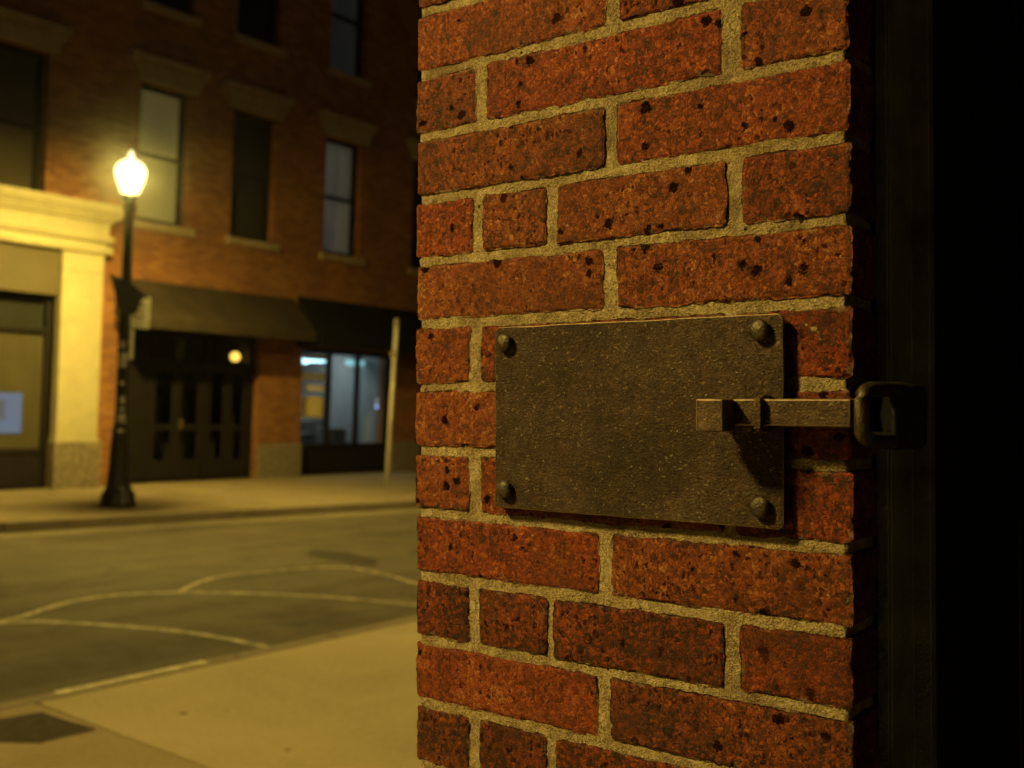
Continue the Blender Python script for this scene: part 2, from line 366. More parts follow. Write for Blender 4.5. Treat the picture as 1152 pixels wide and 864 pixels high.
for i in range(-22, 46):
    x0, x1 = i*1.55+.7, (i+1)*1.55+.69
    m = 13.35
    fs.prism([(x0, ky(x0)+.172), (x1, ky(x1)+.172), (x1, m-.005), (x0, m-.005)], 'z', -.05, 0)
    fs.prism([(x0, m+.005), (x1, m+.005), (x1, 15.5), (x0, 15.5)], 'z', -.05, 0)
tag(fs.build('far_pavement', M_['farwalk']), kind='structure')
# near side
tag(MB().box(-60, 90, -6, 5.08, -.2, -.03).build('near_pavement_bed', M_['joint']), kind='structure')
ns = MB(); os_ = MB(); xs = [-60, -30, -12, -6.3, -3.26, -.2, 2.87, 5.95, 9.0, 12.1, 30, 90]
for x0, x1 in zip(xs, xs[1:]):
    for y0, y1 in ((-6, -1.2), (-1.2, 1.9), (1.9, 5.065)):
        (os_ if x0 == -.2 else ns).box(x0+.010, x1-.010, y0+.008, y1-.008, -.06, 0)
tag(ns.build('near_pavement', M_['walk'], bevel=.004), kind='structure')
tag(os_.build('darker_pavement_slab', M_['darkwalk'], bevel=.004), kind='structure')  # slab left of the joint in a darker concrete
nk = MB()
for i in range(-20, 40):
    x0 = .25+i*2.35; nk.prism([(x0, 5.075), (x0+2.34, 5.075), (x0+2.34, 5.19), (x0, 5.19)], 'z', -.26, .002)
tag(nk.build('near_kerb', M_['kerb'], bevel=.018), kind='structure')
kp = MB()
for i in range(-6, 14):
    t = 3.02+i*6.2; kp.box(t, t+.92, 5.105, 5.165, .002, .0055)  # pale strips paint in the lamplit worn corner of the kerb
tag(kp.build('kerb_highlight', M_['khighlight']), kind='structure')
pt = MB(); pp = [(2.835, 4.475), (2.57, 4.485), (2.43, 4.64), (2.41, 4.86), (2.60, 4.925), (2.80, 4.895)]
pp2 = []
for i in range(len(pp)):
    A, B = pp[i], pp[(i+1) % len(pp)]
    for k in range(5): pp2.append((A[0]+(B[0]-A[0])*k/5+random.uniform(-.005, .005), A[1]+(B[1]-A[1])*k/5+random.uniform(-.005, .005)))
pt.prism(pp2, 'z', -.01, .005)
tag(pt.build('pavement_patch', M_['patchm'], bevel=.002), kind='structure')

def smooth(pts, n=10):
    out = []
    P = [pts[0]] + pts + [pts[-1]]
    for i in range(1, len(P)-2):
        for k in range(n):
            t = k/n; q = []
            for c in (0, 1):
                p0, p1, p2, p3 = P[i-1][c], P[i][c], P[i+1][c], P[i+2][c]
                q.append(.5*((2*p1)+(-p0+p2)*t+(2*p0-5*p1+4*p2-p3)*t*t+(-p0+3*p1-3*p2+p3)*t**3))
            out.append(tuple(q))
    return out + [pts[-1]]
def stripe(mb, pts, w, z):
    pts = smooth(pts)
    L = []
    for i, q in enumerate(pts):
        A, B = pts[max(0, i-1)], pts[min(len(pts)-1, i+1)]
        dx, dy = B[0]-A[0], B[1]-A[1]; l = hypot(dx, dy) or 1
        ww = w*(1+.12*sin(i*1.7))/2
        L.append(((q[0]-dy/l*ww, q[1]+dx/l*ww, z), (q[0]+dy/l*ww, q[1]-dx/l*ww, z)))
    for (p0, p1), (q0, q1) in zip(L, L[1:]): mb.quad(p0, p1, q1, q0)
rm = MB()
stripe(rm, [(3.2, 7.15), (3.6, 7.33), (4.1, 7.5), (4.49, 7.7), (4.87, 7.8), (5.21, 7.72), (5.54, 7.5), (5.94, 7.06), (6.28, 6.52), (6.54, 5.86), (6.62, 5.3)], .058, -.1155)
stripe(rm, [(3.0, 7.5), (3.6, 7.44), (4.04, 7.33), (4.2, 7.14), (4.44, 6.74), (4.62, 6.34), (4.71, 5.97), (4.76, 5.55)], .058, -.1145)
stripe(rm, [(5.52, 7.56), (5.85, 7.79), (6.25, 7.93), (6.62, 7.87), (7.2, 7.72), (7.44, 7.5), (7.40, 6.95), (7.27, 6.45), (7.1, 5.6)], .050, -.1135)
tag(rm.build('road_marking', M_['line']), kind='structure')
tp = MB()
def blob(mb, cx, cy, rx, ry, rot, z, n=26, j=.22):
    vs = []
    for i in range(n):
        t = 2*pi*i/n; q = 1+j*(noise.noise(Vector((cos(t)*1.5+cx, sin(t)*1.5+cy, 3)))*2)
        x, y = rx*cos(t)*q, ry*sin(t)*q*(1+.35*sin(3*t+cx))
        vs.append((cx+x*cos(rot)-y*sin(rot), cy+x*sin(rot)+y*cos(rot), z))
    mb.add(vs, [tuple(range(n))])
blob(tp, 7.9, 8.05, .22, .58, -.15, -.1165); blob(tp, 5.36, 5.93, .09, .05, -.8, -.1165); blob(tp, 5.52, 5.80, .09, .04, -.7, -.1165)
stripe(tp, [(5.15, 6.1), (5.45, 5.98), (5.9, 5.95), (6.6, 5.75), (7.5, 5.8)], .02, -.1172)
tag(tp.build('tar_stains', M_['tar']), kind='structure')

# ------------------------------------------------------------------ brick building across the street
Y = 15.2
bld = empty('brick_building', (12, Y, 0), 'old red brick building with storefronts and tall upstairs windows across the street', 'building')
bld.matrix_world = Matrix()
def wall_cells(mb, x0, x1, z0, z1, y, ops, dep):
    X = sorted({x0, x1, *[o[0] for o in ops], *[o[1] for o in ops]}); Z = sorted({z0, z1, *[o[2] for o in ops], *[o[3] for o in ops]})
    for xa, xb in zip(X, X[1:]):
        for za, zb in zip(Z, Z[1:]):
            cx, cz = (xa+xb)/2, (za+zb)/2
            if any(o[0] < cx < o[1] and o[2] < cz < o[3] for o in ops): continue
            mb.quad((xa, y, za), (xb, y, za), (xb, y, zb), (xa, y, zb))
    for (xa, xb, za, zb) in ops:
        mb.quad((xa, y, za), (xa, y, zb), (xa, y+dep, zb), (xa, y+dep, za)); mb.quad((xb, y, za), (xb, y+dep, za), (xb, y+dep, zb), (xb, y, zb))
        mb.quad((xa, y, zb), (xb, y, zb), (xb, y+dep, zb), (xa, y+dep, zb)); mb.quad((xa, y, za), (xa, y+dep, za), (xb, y+dep, za), (xb, y, za))
xsW = [(.15, 'shade4'), (2.2, 'shade3'), (4.4, 'shade3'), (7.47, 'shade4'), (9.98, 'shade'), (11.83, 'shade3'), (14.02, 'shade2'), (16.5, 'shade3'), (18.6, 'shade3'), (20.9, 'shade4'), (23, 'shade3'), (25.2, 'shade3')]
WW = .96
shop_ops = [(.4, 3.6, .0, 3.5), (4.5, 8.74, 0, 3.56), (9.93, 12.62, 0, 2.55), (13.62, 16.1, 0, 2.42), (16.95, 20.6, 0, 2.6), (21.6, 25.5, 0, 2.6)]
ops = [(x, x+WW, z, z+2.26) for x, _ in xsW for z in (4.25, 7.8)] + shop_ops
wl = MB(); wall_cells(wl, -1.5, 28, -.1, 12.2, Y, ops, .42)
wl.quad((-1.5, Y, -.1), (-1.5, 24, -.1), (-1.5, 24, 12.2), (-1.5, Y, 12.2)); wl.quad((28, Y, -.1), (28, 24, -.1), (28, 24, 12.2), (28, Y, 12.2)); wl.quad((-1.5, 24, -.1), (28, 24, -.1), (28, 24, 12.2), (-1.5, 24, 12.2))
wl.build('wall', M_['fbrick'], bld)
MB().box(-1.45, 27.95, Y+.05, 23.95, 12.0, 12.3).build('roof', M_['roof'], bld)
rc = MB(); rc.box(-1.6, 28.1, Y-.25, Y+.1, 11.9, 12.5); rc.box(-1.55, 28.05, Y-.12, Y-.002, 11.5, 11.9); rc.build('roof_cornice', M_['stone'], bld, bevel=.02)
# inner dark floors behind the windows
MB().box(-1.4, 27.9, Y+.9, Y+.95, 3.7, 12).build('inner_wall', M_['dark'], bld)
def hood(parent, x, z):
    m = MB(); c = x+WW/2; b, t = WW/2+.10, WW/2+.24
    m.prism([(c-b, z), (c+b, z), (c+b, z+.07), (c+b+.03, z+.16), (t+c, z+.30), (c-t, z+.30), (c-b-.03, z+.16), (c-b, z+.07)], 'y', Y-.11, Y+.02)
    m.box(c-t-.02, c+t+.02, Y-.16, Y+.02, z+.301, z+.42)
    m.build('lintel', M_['stone'], parent, bevel=.012)
for x, sh in xsW:
    for z in (4.25, 7.8):
        up = z > 6
        w = MB()
        f = .055
        y0, y1 = Y+.14, Y+.22
        w.box(x+.001, x+f, y0, y1, z+.001, z+2.259); w.box(x+WW-f, x+WW-.001, y0, y1, z+.001, z+2.259)
        w.box(x+f, x+WW-f, y0, y1, z+.001, z+f+.03); w.box(x+f, x+WW-f, y0, y1, z+2.26-f-.02, z+2.259)
        fo = w.build('window_frame', M_['dark'], bld, bevel=.008)
        s2 = MB(); zm = z+1.12
        s2.box(x+f, x+WW-f, y0+.012, y1-.01, zm-.03, zm+.04)
        s2.box(x+f, x+f+.04, y0+.015, y1-.012, z+f+.03, zm-.03); s2.box(x+WW-f-.04, x+WW-f, y0+.015, y1-.012, z+f+.03, zm-.03)
        s2.box(x+f, x+f+.035, y0+.03, y1-.004, zm+.04, z+2.18); s2.box(x+WW-f-.035, x+WW-f, y0+.03, y1-.004, zm+.04, z+2.18)
        s2.build('sash', M_['dark'], fo)
        MB().box(x+f, x+WW-f, Y+.195, Y+.199, z+.06, z+2.2).build('glass_pane', M_['glass'], fo)
        k = sh
        if up: k = {'shade2': 'shade5'}.get(sh, 'dark' if x > 8 else 'shade3')
        zb = z+.06 if sh != 'shade3' else z+.06
        MB().box(x+.03, x+WW-.03, Y+.235, Y+.24, zb, z+2.22).build('blind', M_[k], fo)
        MB().box(x-.09, x+WW+.11, Y-.09, Y+.2, z-.13, z-.002).build('sill', M_['stone'], bld, bevel=.012)
        hood(bld, x, z+2.262)
# cream storefront surround on the left
def cornice(x0, xr, yf):
    prof = [(0, 3.58), (.055, 3.60), (.08, 3.66), (.055, 3.72), (.0, 3.725), (.0, 3.765), (.06, 3.77), (.095, 3.83), (.065, 3.875), (.03, 3.88), (.03, 4.04), (.05, 4.08), (.085, 4.10), (.085, 4.13), (.15, 4.135), (.15, 4.17), (.19, 4.20), (.235, 4.27), (.24, 4.345), (.0, 4.37)]
    m = MB(); n = len(prof); vs = []
    for d, z in prof: vs.append((x0, yf-d, z))
    for d, z in prof: vs.append((xr+d, yf-d, z))
    for d, z in prof: vs.append((xr+d, Y-.002, z))
    fs = []
    for k in (0, 1):
        fs += [(k*n+i, (k+1)*n+i, (k+1)*n+i+1, k*n+i+1) for i in range(n-1)]
    m.add(vs, fs); m.quad((x0, yf, 4.37), (xr, yf, 4.37), (xr, Y-.002, 4.375), (x0, Y-.002, 4.375))
    m.quad((x0, yf, 3.58), (x0, Y-.002, 3.58), (xr, Y-.002, 3.58), (xr, yf, 3.58))
    return m
YF = 15.02
cornice(3.9, 9.36, YF).build('storefront_cornice', M_['cream'], bld)
def pilaster(x0, x1):
    m = MB(); m.box(x0, x1, YF, Y-.002, .76, 3.578); m.box(x0-.02, x1+.02, YF-.025, Y-.002, .70, .76); m.box(x0+.0, x1-.0, YF-.012, Y-.002, 3.30, 3.34)
    pl = m.build('pilaster', M_['cream'], bld, bevel=.01)
    MB().box(x0-.05, x1+.05, YF-.045, Y-.002, -.02, .699).build('plinth', M_['blk'], pl, bevel=.015)
pilaster(8.66, 9.34); pilaster(3.9, 4.55)
MB().box(4.552, 8.656, 15.10, 15.3, 2.90, 3.577).build('fascia_board', M_['fascia'], bld, bevel=.01)
def shopfront(x0, x1, z1, y, nm, mull, bulk=.52, trans=2.34, cov=None):
    f = MB(); w = .09
    f.box(x0, x0+w, y, y+.1, 0, z1); f.box(x1-w, x1, y, y+.1, 0, z1); f.box(x0+w, x1-w, y, y+.1, z1-w, z1)
    if trans: f.box(x0+w, x1-w, y+.003, y+.097, trans, trans+.07)
    f.box(x0+w, x1-w, y+.003, y+.097, bulk, bulk+.07)
    for q in mull: f.box(q-.05, q+.05, y+.006, y+.09, bulk+.07, trans if trans else z1-w)
    fo = f.build('shop_window', M_['dark'], bld, bevel=.008)
    MB().box(x0+w, x1-w, y+.02, y+.08, 0, bulk).build('bulkhead', M_['door'], fo, bevel=.005)
    MB().box(x0+w, x1-w, y+.045, y+.051, bulk+.07, z1-w).build('glass_pane', M_['glass'], fo)
    return fo
sw = shopfront(4.55, 8.66, 2.9, 15.26, 'a', [6.6], .52, 2.33)
MB().box(4.64, 6.57, 15.325, 15.33, .6, 2.3).build('paper_covering', M_['cover'], sw); MB().box(6.63, 8.57, 15.325, 15.33, .6, 2.3).build('paper_covering', M_['cover'], sw)
MB().box(4.64, 8.57, 15.36, 15.365, 2.4, 2.85).build('transom_backing', M_['shade3'], sw)
shopfront(.4, 3.6, 3.5, 15.3, 'b', [2.0], .5, 2.4); shopfront(16.95, 20.6, 2.6, 15.3, 'b', [18.2, 19.4], .5, 2.1); shopfront(21.6, 25.5, 2.6, 15.3, 'b', [23.0, 24.3], .5, 2.1)
MB().box(16.99, 17.9, 15.47, 15.475, .9, 2.3).build('window_backing', M_['cover'], bld)
MB().box(17.9, 25.5, 15.9, 15.92, .0, 3.2).build('shop_backing', M_['dark'], bld); MB().box(.2, 3.7, 15.9, 15.92, .0, 3.6).build('shop_backing', M_['dark'], bld)
# entrance
dr = MB(); y = 15.36
dr.box(9.93, 10.03, y, y+.12, 0, 2.549); dr.box(12.52, 12.62, y, y+.12, 0, 2.549); dr.box(10.03, 12.52, y, y+.12, 2.46, 2.549)
dr.box(10.03, 12.52, y+.004, y+.11, 1.98, 2.05); dr.box(11.55, 11.62, y+.006, y+.11, 0, 2.46); dr.box(10.03, 10.5, y+.02, y+.10, 0, 1.98); dr.box(10.03, 10.5, y+.02, y+.1, 2.05, 2.46)
ent = dr.build('entrance_frame', M_['dark'], bld, bevel=.008)
for x0, x1 in ((10.51, 11.02), (11.03, 11.54), (11.63, 12.07), (12.08, 12.51)):
    d = MB(); d.box(x0, x0+.09, y+.03, y+.075, .01, 1.97); d.box(x1-.09, x1, y+.03, y+.075, .01, 1.97); d.box(x0+.09, x1-.09, y+.03, y+.075, .01, .35); d.box(x0+.09, x1-.09, y+.03, y+.075, 1.85, 1.97); d.box(x0+.09, x1-.09, y+.03, y+.075, .86, .95)
    do = d.build('door', M_['door'], ent, bevel=.006)
    MB().box(x0+.09, x1-.09, y+.05, y+.055, .35, 1.85).build('glass_pane', M_['glass'], do)
hd = MB(); hd.tube([(11.09, y-.02, .89), (11.09, y-.05, .91), (11.09, y-.05, 1.01), (11.09, y-.02, 1.03)], .014); hd.box(11.07, 11.11, y-.0, y+.03, .87, 1.05); hd.build('door_handle', M_['brass'], ent)
MB().box(10.5, 12.52, y+.05, y+.055, 2.05, 2.46).build('transom_glass', M_['glass'], ent)
MB().box(9.9, 12.7, 16.6, 16.65, 0, 2.7).build('lobby_wall', M_['lobby'], ent); MB().box(9.9, 9.94, y+.13, 16.6, 0, 2.7).build('lobby_side', M_['lobby'], ent); MB().box(12.66, 12.7, y+.13, 16.6, 0, 2.7).build('lobby_side', M_['lobby'], ent); MB().box(9.9, 12.7, Y+.43, 16.6, 2.68, 2.72).build('lobby_ceiling', M_['lobby'], ent)
MB().box(12.60, 13.64, Y-.05, Y-.002, -.02, .62).build('stone_base', M_['blk'], bld, bevel=.015)
MB().box(16.08, 16.97, Y-.05, Y-.002, -.02, .62).build('stone_base', M_['blk'], bld, bevel=.015)
# lit shop
lw = shopfront(13.62, 16.1, 2.42, 15.3, 'c', [14.42, 15.2], .52, None)
rm_ = MB(); x0, x1, ya, yb, z1 = 13.55, 16.15, 15.63, 18.2, 2.6
rm_.quad((x0, yb, 0), (x1, yb, 0), (x1, yb, z1), (x0, yb, z1)); rm_.quad((x0, ya, 0), (x0, yb, 0), (x0, yb, z1), (x0, ya, z1)); rm_.quad((x1, ya, 0), (x1, yb, 0), (x1, yb, z1), (x1, ya, z1))
rm_.quad((x0, ya, z1), (x1, ya, z1), (x1, yb, z1), (x0, yb, z1)); rm_.quad((x0, ya, 0), (x1, ya, 0), (x1, yb, 0), (x0, yb, 0)); rm_.build('shop_interior', M_['room'], lw)
gd = MB()
for x0, x1, yy, zz in ((14.6, 15.3, 16.6, 1.0), (15.4, 15.9, 16.3, .85), (14.5, 14.9, 16.2, .75), (15.5, 16.1, 17.2, 1.5), (14.8, 15.2, 17.4, 1.8), (13.7, 14.3, 16.5, 1.0)):
    gd.box(x0, x1, yy, yy+.35, 0.001, zz)
gd.build('shop_display', M_['roomf'], lw, bevel=.02)
def tagbox(name, b, mat, label, cat, group=None): return tag(MB().box(*b).build(name, mat, bevel=.004), label, cat, group)
E1 = emit('cool_tube_light', (.50, .90, 1.0), 5.0); E1b = emit('cool_dim_tube_light', (.40, .85, .95), 1.0); E2 = emit('sign_glow', (.62, .66, .8), .32)
def fixture(x0, x1, y0, y1, z, m, label):
    t = empty('ceiling_light', ((x0+x1)/2, (y0+y1)/2, z), label, 'light fixture', 'cool white lights inside the lit shop'); t.matrix_world = Matrix()
    MB().box(x0, x1, y0, y1, z, z+.11).build('diffuser', m, t, bevel=.02)
    MB().box(x0-.02, x1+.02, y0-.02, y1+.02, z+.112, z+.15).build('housing', M_['galv'], t)
    hb = MB(); hb.tube([((x0+x1)/2, (y0+y1)/2, z+.15), ((x0+x1)/2, (y0+y1)/2, 2.6)], .01, 6); hb.build('hanger', M_['galv'], t)
fixture(13.78, 14.28, 15.75, 15.95, 2.14, E1, 'bright cool white light over the left pane of the lit shop')
fixture(14.72, 14.86, 15.9, 16.3, 2.19, E1, 'short cool light behind the middle pane of the lit shop')
fixture(15.62, 16.05, 16.0, 16.15, 2.17, E1b, 'dimmer cool light behind the right pane of the lit shop')
t_ = empty('shop_fill_panel', (14.9, 16.8, 2.55), 'flat unseen fill light added up inside the lit shop', 'light fixture'); t_.matrix_world = Matrix()  # fill light out of sight, added to brighten the shop interior
MB().box(13.9, 15.9, 16.2, 17.2, 2.53, 2.56).build('diffuser', emit('fill_panel_glow', (.80, .94, 1.0), 4.0), t_)
MB().box(13.88, 15.92, 16.18, 17.22, 2.561, 2.59).build('housing', M_['galv'], t_)
def notice(x0, x1, z0, z1, m, label, cat='notice', name='window_notice'): return tag(MB().box(x0, x1, 15.335, 15.341, z0, z1).build(name, m), label, cat, 'notices in the lit shop window')
pw = simple('white_notice_paper', (.75, .72, .68), .6, .3, var=.1); py = simple('yellow_notice_paper', (.72, .60, .30), .6, .3, var=.1)
notice(13.76, 14.3, 1.10, 1.50, py, 'yellow paper lowest on the left pane of the lit shop')
notice(13.82, 14.32, 1.60, 1.72, pw, 'narrow white strip above the yellow paper on the shop pane')
notice(13.74, 14.34, 1.80, 1.96, pw, 'wide white strip just below the bright shop light')
notice(13.76, 14.36, 2.20, 2.30, pw, 'topmost pale strip on the left pane of the lit shop')
dm = MB(); dm.prism([(15.78+.035*cos(t*pi/8), 1.33+.04*sin(t*pi/8)) for t in range(16)], 'y', 15.332, 15.338); tag(dm.build('window_light', emit('blue_dot', (.35, .5, 1), 1.4)), 'small blue glowing dot on the right shop pane', 'light')
dm = MB(); dm.prism([(15.78+.03*cos(t*pi/8), 1.45+.035*sin(t*pi/8)) for t in range(16)], 'y', 15.332, 15.338); tag(dm.build('window_light', emit('white_dot', (.8, .85, .8), .5)), 'small whitish dot just above the blue one on the shop pane', 'light')
# entrance lamp
el = empty('lobby_lamp', (12.08, 15.95, 2.2), 'round warm lamp glowing behind the glass over the entrance', 'lamp'); el.matrix_world = Matrix()
MB().lathe([(.001, 2.09), (.05, 2.10), (.085, 2.14), (.09, 2.18), (.07, 2.23), (.03, 2.26), (.001, 2.26)], 12.40, 15.64, 16).build('bulb', emit('warm_bulb', (1, .62, .10), 2.6), el, smooth=True)
MB().lathe([(.02, 2.26), (.02, 2.68)], 12.40, 15.64, 8).build('stem', M_['dark'], el)
# illuminated panel in the left shop
pn = empty('lit_window_panel', (7.9, 15.28, .84), 'small blue white lit panel in the left shop window', 'sign'); pn.matrix_world = Matrix()
MB().box(7.50, 8.27, 15.312, 15.322, .83, 1.42).build('screen', emit('panel_glow', (.40, .52, .80), .36), pn)
q = MB(); q.box(7.60, 8.02, 15.306, 15.3115, 1.02, 1.32); q.build('dark_print', emit('panel_print', (.42, .48, .6), .2), pn)

# awnings
def awning(name, x0, x1, zt, zf, yf, mat, label, valance=.16, ribs=4):
    t = empty(name, (x0, Y, zt), label, 'awning'); t.matrix_world = Matrix()
    n = 14; m = MB(); vs = []; th = .012
    for k in range(n+1):
        u = k/n; zz = zt+(zf-zt)*u - .05*sin(pi*u); yy = Y-.03+(yf-Y+.03)*u
        vs += [(x0, yy, zz), (x1, yy, zz), (x0, yy, zz-th), (x1, yy, zz-th)]
    fs = []
    for k in range(n):
        b = k*4; c = b+4; fs += [(b, b+1, c+1, c), (b+2, c+2, c+3, b+3), (b, c, c+2, b+2), (b+1, b+3, c+3, c+1)]
    m.add(vs, fs); m.build('canopy', mat, t, smooth=False)
    MB().box(x0, x1, yf-.008, yf+.004, zf-valance, zf).build('valance', mat, t)
    for xa in (x0-.006, x1+.001): MB().prism([(Y-.03, zt-.02), (yf, zf-.014), (yf, zf-valance), (Y-.03, zf-valance)], 'x', xa, xa+.005).build('side_panel', mat, t)
    fr = MB()
    for i in range(ribs+1):
        x = x0+.03+(x1-x0-.06)*i/ribs; fr.tube([(x, Y-.04, zt-.06), (x, (Y+yf)/2, (zt+zf)/2-.10), (x, yf+.03, zf-.05)], .014, 6)
    fr.tube([(x0, yf+.02, zf-.05), (x1, yf+.02, zf-.05)], .014, 6); fr.build('awning_frame', M_['galv'], t)
awning('shop_awning', 9.66, 13.30, 3.30, 2.66, 14.5, M_['awn'], 'weathered brown cloth awning over the dark entrance')
awning('shop_awning', 13.42, 16.9, 3.36, 2.62, 14.5, M_['awn2'], 'black awning over the lit shop window', .2)

# ------------------------------------------------------------------ street lamps
def lamp(x, y, k, label, stickers=True, hooded=False, up=0.0):
    t = empty('street_lamp', (x, y, 0), label, 'street lamp', 'unseen black lamp posts with added hoods on the near pavement' if hooded else None); t.rotation_euler = (0, 0, 0)
    b = MB(); b.lathe([(.22, -.02), (.22, .07), (.205, .09), (.205, .17), (.185, .20), (.16, .24), (.15, .30), (.128, .50), (.115, .78), (.10, .95), (.108, .98), (.108, 1.02), (.085, 1.05)], 0, 0, 40, 10, .03)
    b.build('base', M_['post'], t, smooth=True)
    b = MB(); b.lathe([(.083, 1.04), (.075, 1.3), (.060, 3.85), (.058, 3.90)], 0, 0, 40, 10, .035); b.lathe([(.058, 3.88), (.085, 3.90), (.09, 3.93), (.07, 3.95), (.07, 3.98), (.10, 4.03), (.112, 4.06), (.112, 4.10), (.104, 4.105)], 0, 0, 32)
    b.build('pole', M_['post'], t, smooth=True)
    if hooded:
        z = 4.105
        b = MB(); b.lathe([(.05, z), (.045, z+.20), (.03, z+.42+up), (.02, z+.55+up)], 0, 0, 16); b.build('neck', M_['post'], t, smooth=True)
        b = MB(); b.lathe([(r_, z_+up) for r_, z_ in ((.395, 4.30), (.40, 4.305), (.37, 4.37), (.23, 4.46), (.07, 4.54), (.03, 4.66), (.028, 4.66), (.065, 4.53), (.225, 4.45), (.362, 4.362), (.39, 4.30))], 0, 0, 40, cap=False); b.build('hood', M_['post'], t, smooth=True)  # hood shape added to cut this lamp's light off the facade
        b = MB(); b.lathe([(.06, 4.385+up), (.29, 4.383+up), (.30, 4.39+up), (.06, 4.40+up)], 0, 0, 28); b.build('lamp_disc', emit('lamp_disc_glow', (1.0, .70, .155), k), t)
    else:
        g_ = NT('frosted_globe'); g_.n.remove(g_.b); ad = g_.new('ShaderNodeAddShader'); tr_ = g_.new('ShaderNodeBsdfTransparent'); em_ = g_.new('ShaderNodeEmission')
        tr_.inputs[0].default_value = (.9, .88, .8, 1); em_.inputs[0].default_value = (1, .90, .55, 1); em_.inputs[1].default_value = 1.0
        g_.L(tr_.outputs[0], ad.inputs[0]); g_.L(em_.outputs[0], ad.inputs[1]); g_.L(ad.outputs[0], g_.n['Material Output'].inputs[0])
        MB().lathe([(.105, 4.106), (.13, 4.16), (.175, 4.28), (.195, 4.37), (.199, 4.41), (.185, 4.46), (.15, 4.51), (.10, 4.545), (.05, 4.57), (.035, 4.60), (.045, 4.62), (.02, 4.65), (.004, 4.69)], 0, 0, 32).build('globe', g_.m, t, smooth=True)
        MB().lathe([(.03, 4.338), (.095, 4.341), (.10, 4.370), (.03, 4.375)], 0, 0, 20).build('burner', emit('burner_glow', (1.0, .74, .15), k), t)
        MB().lathe([(.001, 4.385), (.182, 4.380), (.185, 4.388), (.001, 4.40)], 0, 0, 28).build('reflector', M_['cream'], t)
    if stickers:
        for (z, an, w, h) in ((2.12, -2.45, .06, .10), (1.96, -2.15, .09, .11), (1.86, -2.3, .08, .07), (1.62, -2.2, .05, .05), (1.40, -2.05, .05, .09), (1.28, -2.1, .05, .05), (1.15, -2.15, .08, .13), (1.0, -2.2, .06, .05), (2.62, -2.2, .04, .05)):
            r = .0795 if z < 2.2 else .072
            if z < 1.06: r = .112
            s_ = MB(); n = 5; vs = []
            for i in range(n+1):
                q = an+(i/n-.5)*w/r*1.3
                vs += [(r*cos(q), r*sin(q), z-h/2), (r*cos(q), r*sin(q), z+h/2), ((r+.002)*cos(q), (r+.002)*sin(q), z-h/2), ((r+.002)*cos(q), (r+.002)*sin(q), z+h/2)]
            fs = []
            for i in range(n): A = i*4; B = A+4; fs += [(A+2, B+2, B+3, A+3), (A, A+1, B+1, B), (A, B, B+2, A+2), (A+1, A+3, B+3, B+1)]
            s_.add(vs, fs).build('sticker', M_['stick'], t)
    return t
lamp(8.10, 12.5, 5500, 'black lamp post with glowing globe and stickers on its pole')
lamp(-1.6, 2.75, 450, 'unseen lamp post on the near pavement left of the camera, hood added to steer its light', False, True)
lamp(10.2, 4.1, 560, 'unseen lamp post on the near pavement farther down the street, hood and height added to steer its light', False, True, 2.0)  # extra height added so light reaches the signs across the road
# dark bent panel and parking signs on the lamp
pc = empty('pole_bracket_panel', (8.06, 12.42, 2.7), 'dark pointed metal panel clamped high on the lamp post', 'sign bracket'); pc.matrix_world = Matrix()
m = MB(); m.prism([(7.79, 3.03), (7.90, 2.97), (8.02, 2.95), (8.13, 2.92), (8.22, 2.86), (8.36, 2.76), (8.27, 2.74), (8.22, 2.62), (8.17, 2.52), (8.00, 2.50), (7.92, 2.62), (7.88, 2.78)], 'y', 12.385, 12.405); m.build('panel', M_['post'], pc)
m = MB(); m.box(8.0, 8.16, 12.406, 12.45, 2.86, 2.89); m.box(8.0, 8.16, 12.406, 12.45, 2.62, 2.65); m.build('clamp', M_['galv'], pc)
def sign(x0, x1, z0, z1, label, lines):
    t = empty('parking_sign', (x0, 12.60, z0), label, 'sign', 'pale signs strapped to the lamp post'); t.matrix_world = Matrix()
    MB().box(x0, x1, 12.600, 12.606, z0, z1).build('sign_face', M_['tan'], t, bevel=.002)
    m = MB(); m.box(8.06, 8.14, 12.55, 12.599, (z0+z1)/2-.02, (z0+z1)/2+.02); m.build('strap', M_['galv'], t)
    m = MB()
    for a0, a1, b0, b1 in lines: m.box(a0, a1, 12.596, 12.5985, b0, b1)
    m.build('faded_print', M_['signink'], t)
sign(8.12, 8.54, 2.36, 2.79, 'larger pale square sign, upper one beside the lamp post', [(8.20, 8.23, 2.44, 2.72), (8.28, 8.44, 2.66, 2.69), (8.28, 8.42, 2.58, 2.60), (8.28, 8.44, 2.50, 2.52)])
sign(8.08, 8.31, 1.94, 2.345, 'small tan upright sign below the larger pale one', [(8.18, 8.27, 2.22, 2.25), (8.18, 8.27, 2.10, 2.12)])
m = MB(); m.lathe([(.001, 0), (.03, .002), (.03, .012), (.001, .014)], 0, 0, 16)
rf = m.build('reflector', simple('amber_reflector', (.8, .42, .08), .25, .6)); rf.matrix_world = Matrix.Translation((7.90, 12.42, 2.46)) @ Matrix.Rotation(radians(90), 4, 'X'); tag(rf, 'small amber reflector stuck out left of the lamp pole', 'reflector')
# leaning bare post
pg = empty('sign_post', (13.12, 12.46, 0), 'thin pale metal post leaning slightly on the far pavement', 'post')
MB().tube([(0, 0, -.05), (.11, 0, 2.83)], .035, 12).build('pole', M_['palepost'], pg, smooth=True)
m = MB(); m.tube([(.105, 0, 2.75), (.112, 0, 2.87)], .042, 12); m.build('cap', M_['galv'], pg, smooth=True)
m = MB(); m.box(-.06, .05, -.045, -.037, 2.22, 2.32); m.build('small_plate', py, pg)

